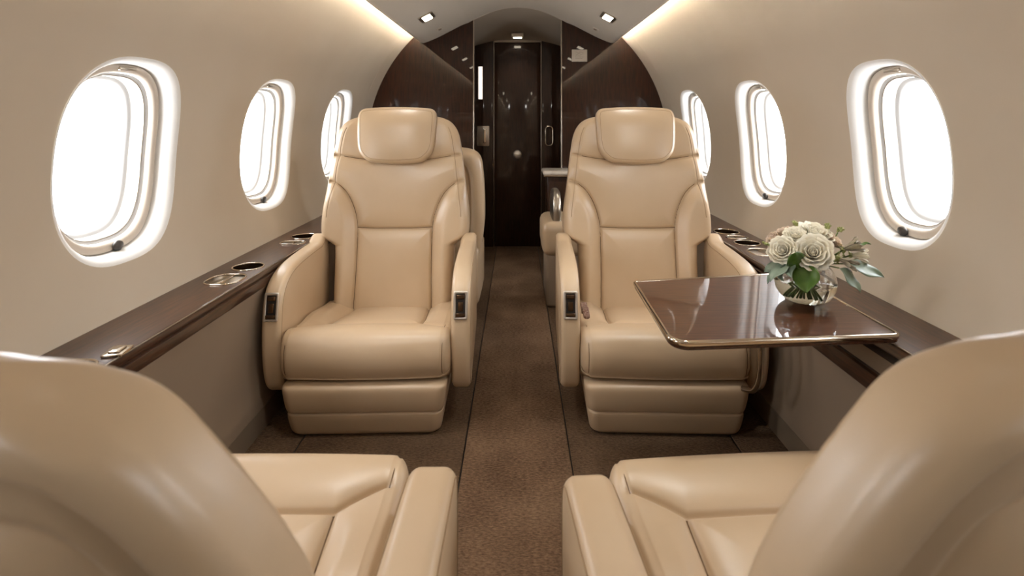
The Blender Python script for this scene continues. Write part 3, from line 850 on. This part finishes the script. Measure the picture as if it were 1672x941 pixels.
leg = catmull([(.155, .26, -.015), (.155, .26, -.10), (.153, .262, -.22), (.150, .268, -.33), (.14, .29, -.385), (.12, .33, -.40)], 8)
V, F = tube(leg, .010, 10)
obj('support_bar', (V, F), M['chrome'], e)
obj('hinge_bracket', join(box(.262, .31, -.06, .0, -.060, -.020, .004), box(.25, .27, -.045, -.015, -.045, -.018, .003)), M['satin'], e)
tag(e, 'dark glossy wood folding table with metal edge, extended from the side ledge', 'table')

# ------------------------------------------------------------------ flowers in a glass vase
VX, VY = .806, 1.545
e = empty('glass_vase', (VX, VY, TZ + .0032))
pr_o = [(0, 0), (.040, 0), (.052, .003), (.066, .014), (.076, .032), (.080, .052), (.077, .072), (.068, .090), (.060, .100), (.0585, .104)]
pr_i = [(.0565, .104), (.0575, .099), (.0655, .089), (.0742, .072), (.0772, .052), (.0732, .033), (.063, .017), (.048, .009), (0, .007)]
obj('bowl', lathe(pr_o + pr_i, 56), M['vase'], e)
obj('water', lathe([(0, .0062), (.047, .0080), (.0640, .0165), (.0742, .0328), (.0780, .052), (.0777, .060), (0, .060)], 56), M['water'], e)
tag(e, 'round clear glass bowl vase of water on the dark table', 'vase')

def petal(rb, rt, h, wid, curl, cup=.35, nu=9, nv=8, th=.0005):
    """petal rising from the axis: base radius rb, rim radius rt, height h, angular width wid, outward curl"""
    P = np.zeros((nv, nu, 3))
    for j in range(nv):
        v = j / (nv - 1)
        for i in range(nu):
            u = -1 + 2 * i / (nu - 1)
            prof = (math.sin(PI * min(1, v * .62 + .16)) ** .7)
            a = u * wid * prof
            r = rb + (rt - rb) * v ** .75 + curl * max(0, v - .6) ** 2 * 4 * (1 - .3 * abs(u))
            z = h * (v - .10 * curl / .01 * max(0, v - .7) ** 2 * 3) * (1 - .16 * (u * u) * v) + random.uniform(-.0006, .0006) * v
            r *= 1 + .05 * math.sin(u * 5 + v * 3) * v
            P[j, i] = (r * math.cos(a), r * math.sin(a), z)
    return P
def rose_bloom(size, opened=1.0, m='petal'):
    parts = []
    layers = [(3, .06, .14, .50, 1.5, .0), (4, .10, .24, .60, 1.1, .02), (5, .16, .40, .66, .95, .05), (6, .22, .60, .66, .80, .10), (7, .26, .80, .60, .72, .18), (8, .28, .98, .48, .62, .28)]
    rot = random.random() * 6
    for li, (n_, rb, rt, h, wd, cu) in enumerate(layers):
        for k in range(n_):
            P = petal(size * rb * .6, size * rt * opened * random.uniform(.94, 1.05), size * h * random.uniform(.94, 1.06) * 1.35, wd, size * cu * .35)
            a = rot + 2 * PI * k / n_ + random.uniform(-.12, .12)
            c, s = math.cos(a), math.sin(a)
            Q = P.copy(); Q[..., 0] = P[..., 0] * c - P[..., 1] * s; Q[..., 1] = P[..., 0] * s + P[..., 1] * c
            parts.append(grid(Q))
        rot += 1.3
    core = lathe([(0, .0), (size * .10, size * .1), (size * .12, size * .4), (size * .07, size * .62), (0, size * .66)], 12)
    parts.append(core)
    return join(*parts)

def leaf_mesh(L, W, bend=.25, fold=.18, serr=0):
    nv, nu = 13, 7; P = np.zeros((nv, nu, 3))
    for j in range(nv):
        v = j / (nv - 1); w = W * (math.sin(PI * v ** .85) ** .8) * (1 + serr * (.5 if j % 2 else -.5))
        for i in range(nu):
            u = -1 + 2 * i / (nu - 1)
            P[j, i] = (L * v * (1 - .1 * bend * v), u * w, -bend * L * v * v + fold * abs(u) * w + .004 * math.sin(v * 9) * abs(u))
    return grid(P)

def solid(o, t):
    md = o.modifiers.new('thickness', 'SOLIDIFY'); md.thickness = t; md.offset = 0
    return o

base = Vector((VX, VY, TZ + .02))
def aim(d):
    return Vector(d).normalized().to_track_quat('Z', 'Y').to_matrix().to_4x4()
def flower(name, label, off, size, tilt, m, group, opened=1.0, bloom=None, leaves=0):
    """off: bloom centre from the vase foot centre"""
    c = Vector((VX, VY, TZ)) + Vector(off)
    e = empty(name, c)
    bl = bloom if bloom else rose_bloom(size, opened)
    mt = aim(tilt) @ Matrix.Translation((0, 0, -size * .55))
    solid(obj('bloom', xf(bl, mt), m, e), .0005)
    neck = mt @ Vector((0, 0, size * .02))
    foot = Vector((VX - off[0] * .35, VY - off[1] * .35, TZ + .022)) - c
    mid = Vector((off[0] * .30 + VX, off[1] * .30 + VY, TZ + .104)) - c
    pth = catmull([tuple(neck), tuple(neck * .6 + mid * .4), tuple(mid), tuple(foot)], 7)
    obj('stem', tube(pth, .0022, 7), M['stem'], e)
    sep = join(*[xf(leaf_mesh(size * .7, size * .16, .5, .1), mt @ Matrix.Rotation(k * 2 * PI / 5, 4, 'Z')) for k in range(5)])
    solid(obj('sepals', sep, M['bud'], e), .0004)
    tag(e, label, 'flower', group)
    return e
G1 = 'cream roses in the glass vase'
flower('cream_rose', 'large open cream rose at front centre of the bouquet in glass vase', (-.010, -.060, .152), .050, (-.42, -.85, .55), M['petal'], G1)
flower('cream_rose', 'cream rose low on the window-far side of the bouquet, above dark leaf', (-.080, -.034, .152), .040, (-.6, -.8, .45), M['petal'], G1, .95)
flower('cream_rose', 'broad cream rose at the top of the bouquet', (.030, .0, .192), .044, (.1, -.45, 1), M['petal'], G1, 1.05)
flower('cream_rose', 'small cream rose at the bouquet top, beside the broad top rose', (-.030, -.005, .187), .034, (-.25, -.5, .9), M['petal'], G1, .9)
G2 = 'blush blooms in the glass vase'
flower('blush_bloom', 'blush pink bloom at upper bouquet on the window side', (.078, -.008, .172), .033, (.7, -.4, .7), M['blush'], G2, .8)
flower('blush_bloom', 'blush bloom at the back of the bouquet above the low cream rose', (-.045, .035, .188), .030, (-.4, .1, .9), M['blush'], G2, .8)
flower('blush_bloom', 'small blush bloom at bouquet edge facing the empty chair', (-.085, .015, .172), .026, (-.9, -.1, .6), M['blush'], G2, .8)
def lily_bloom(size):
    ps = []
    for k in range(6):
        P = petal(size * .08, size * .55, size * 1.5, .42, size * .25, nu=7, nv=8)
        a = k * PI / 3; c, s = math.cos(a), math.sin(a); Q = P.copy()
        Q[..., 0] = P[..., 0] * c - P[..., 1] * s; Q[..., 1] = P[..., 0] * s + P[..., 1] * c
        ps.append(grid(Q))
    for k in range(5):
        a = k * 1.25; ps.append(tube([(0, 0, 0), (size * .12 * math.cos(a), size * .12 * math.sin(a), size * .9), (size * .25 * math.cos(a), size * .25 * math.sin(a), size * 1.5)], size * .02, 5))
    return join(*ps)
M['lily'] = mat('mauve_grey_petal', srgb(176, 166, 148), rough=0.5, sss=0.1, vary=(45, srgb(136, 128, 112), (1, 1, 1)))
G3 = 'trumpet blooms in the glass vase'
flower('trumpet_flower', 'grey mauve trumpet flower hanging low beside the front cream rose', (.076, -.062, .128), .030, (.5, -.9, -.15), M['lily'], G3, bloom=lily_bloom(.030))
flower('trumpet_flower', 'grey mauve trumpet flower high on the window side of the bouquet', (.108, -.030, .158), .032, (.9, -.5, .5), M['lily'], G3, bloom=lily_bloom(.032))
flower('trumpet_flower', 'pale cream trumpet flower at the window-side edge of the bouquet', (.128, -.030, .136), .026, (1, -.5, .05), M['petal'], G3, bloom=lily_bloom(.028))

def sprig(name, label, off, d, L, W, m, group, bend=.3, fold=.15, roll=0, serr=0, extra=0):
    c = Vector((VX, VY, TZ)) + Vector(off)
    e = empty(name, c)
    dv = Vector(d).normalized(); up = Vector((0, 0, 1)); sd = up.cross(dv).normalized(); up = dv.cross(sd)
    m4 = Matrix((dv, sd, up)).transposed().to_4x4() @ Matrix.Rotation(roll, 4, 'X')
    solid(obj('leaf_blade', xf(leaf_mesh(L, W, bend, fold, serr), m4), m, e), .0006)
    for k in range(extra):
        mm = m4 @ Matrix.Translation((L * .12 * k, 0, 0)) @ Matrix.Rotation((-1) ** k * (.6 + .15 * k), 4, 'Z') @ Matrix.Rotation((-1) ** k * .4, 4, 'X')
        solid(obj('leaf_blade', xf(leaf_mesh(L * .75, W * .8, bend, fold, serr), mm), m, e), .0006)
    foot = Vector((VX - off[0] * .3, VY - off[1] * .3, TZ + .022)) - c; mid = Vector((VX + off[0] * .4, VY + off[1] * .4, TZ + .102)) - c
    obj('stem', tube(catmull([(0, 0, 0), tuple(mid), tuple(foot)], 7), .0018, 6), M['stem'], e)
    tag(e, label, 'leaf', group)
G4 = 'leaves around the bouquet'
sprig('leaf_sprig', 'broad dark green leaf hanging over the front of the glass vase', (-.025, -.062, .118), (-.25, -.35, -.55), .078, .036, M['leaf'], G4, .12, .25, .3)
sprig('leaf_sprig', 'upright dark green leaf tucked between the two front cream roses', (-.050, -.062, .108), (-.25, -.25, .55), .062, .027, M['leaf'], G4, .1, .3, .9)
sprig('leaf_sprig', 'long grey green leaf reaching furthest to the window side of bouquet', (.085, -.05, .118), (1, -.35, -.18), .098, .024, M['leafg'], G4, .2, .2, .6)
sprig('leaf_sprig', 'grey green leaf drooping over the vase shoulder on the window side', (.055, -.07, .112), (.65, -.55, -.75), .075, .026, M['leafg'], G4, .15, .2, .2)
sprig('leaf_sprig', 'grey green leaf spray drooping toward the empty chair', (-.060, -.035, .120), (-.85, -.35, -.28), .085, .022, M['leafg'], G4, .3, .2, 0, 0, 2)
sprig('leaf_sprig', 'thin trailing green leaf spray lowest at the chair side of bouquet', (-.075, -.02, .112), (-.8, -.2, -.55), .070, .015, M['leafg'], G4, .3, .15, 0, .3, 3)
sprig('leaf_sprig', 'small pointed green leaf sticking out high on the window side', (.115, -.02, .165), (1, -.2, .12), .052, .012, M['leaf'], G4, .1, .2)
for lab, off, d in (('tiny pale green bud sprig at the very top of the bouquet', (.012, .01, .205), (0, 0, 1)), ('tiny pale green bud sprig on top of the bouquet, window side', (.060, .0, .200), (.3, 0, 1)),
                    ('tiny green bud sprig at the bouquet edge by the cup holders', (-.105, -.01, .158), (-.8, 0, .5)), ('tiny green sprig behind the upper blush bloom', (.092, .0, .192), (.6, 0, .8)),
                    ('tiny pale green bud sprig above the blush bloom at the back', (-.015, .02, .203), (-.2, 0, 1))):
    sprig('bud_sprig', lab, off, d, .022, .006, M['bud'], 'bud sprigs in the glass vase', .2, .2, 0, .2, 5)

# ------------------------------------------------------------------ ceiling fittings
cn = math.atan2(.654 - .603, .1)       # slope of the outer ceiling band
k = 0
names = {3.41: 'nearest the far wall', 2.48: 'second from the far wall', 1.55: 'third from the far wall', .62: 'over the close chairs'}
for y in (3.41, 2.48, 1.55, .62):
    for side in (-1, 1):
        x = .561; z = ceil_z(x)
        e = empty('reading_light', (side * x, y, z)); e.rotation_euler = (0, side * cn, 0)
        obj('bezel', xf(pad(rrect(.095, .150, .008), .010, .003), Matrix.Translation((0, 0, -.002))), M['satin'], e)
        obj('lamp_lens', xf(pad(rrect(.056, .060, .008), .010, .003, .002), Matrix.Translation((0, .033, -.0045))), M['lamp'], e)
        obj('lamp_lens', xf(pad(rrect(.056, .060, .008), .010, .003, .002), Matrix.Translation((0, -.036, -.0045))), M['lamp'], e)
        tag(e, 'small twin ceiling reading light %s, on the %s side' % (names[y], 'flower table' if side > 0 else 'table-free'), 'light', 'ceiling reading lights')
        ld = bpy.data.lights.new('reading_beam', 'SPOT'); ld.energy = 27 if y < 1 else (15 if y < 2 else 5); ld.spot_size = math.radians(50 if y < 1 else 95); ld.spot_blend = 1.0; ld.shadow_soft_size = .04; ld.color = (1, .97, .93)
        lo = bpy.data.objects.new('reading_beam', ld); COL.objects.link(lo); lo.location = (side * .55, y, z - .03)
        lo.rotation_euler = (1.06 if y < 1 else 0, side * (.02 if y < 1 else .12), 0)
for side in (-1, 1):
    x = .551; z = ceil_z(x)
    e = empty('air_vent', (side * x, 3.90, z)); e.rotation_euler = (0, side * cn, 0)
    obj('vent_ring', xf(pad(rrect(.05, .075, .02), .006, .002), Matrix.Translation((0, 0, -.001))), M['ceiling'], e)
    obj('vent_core', xf(pad(rrect(.024, .045, .010), .008, .002), Matrix.Translation((0, 0, -.002))), M['lower'], e)
    tag(e, 'small ceiling air vent by the far wall on the %s side' % ('flower table' if side > 0 else 'table-free'), 'vent', 'ceiling air vents')

# ------------------------------------------------------------------ world, camera
w = bpy.data.worlds.new('sky'); sc.world = w; w.use_nodes = True
bg = w.node_tree.nodes['Background']; bg.inputs['Color'].default_value = (0.985, 0.99, 1.0, 1); bg.inputs['Strength'].default_value = 14.0

cam = bpy.data.cameras.new('camera'); co = bpy.data.objects.new('camera', cam); COL.objects.link(co)
co.location = (0, 0, H); co.rotation_euler = (PI / 2, 0, 0)
cam.sensor_width = 36; cam.lens = 900 / 1672 * 36
cam.shift_x = -9 / 1672; cam.shift_y = -278.5 / 1672
cam.clip_start = .02
cam.dof.use_dof = True; cam.dof.focus_distance = 2.1; cam.dof.aperture_fstop = 3.6
sc.camera = co
sc.view_settings.view_transform = 'Standard'; sc.view_settings.look = 'None'
sc.view_settings.gamma = 1; sc.view_settings.use_curve_mapping = False
sc.view_settings.exposure = 0.36
sc.cycles.use_denoising = True
sc.cycles.max_bounces = 14; sc.cycles.diffuse_bounces = 3; sc.cycles.transmission_bounces = 10; sc.cycles.transparent_max_bounces = 12
sc.cycles.sample_clamp_indirect = 6
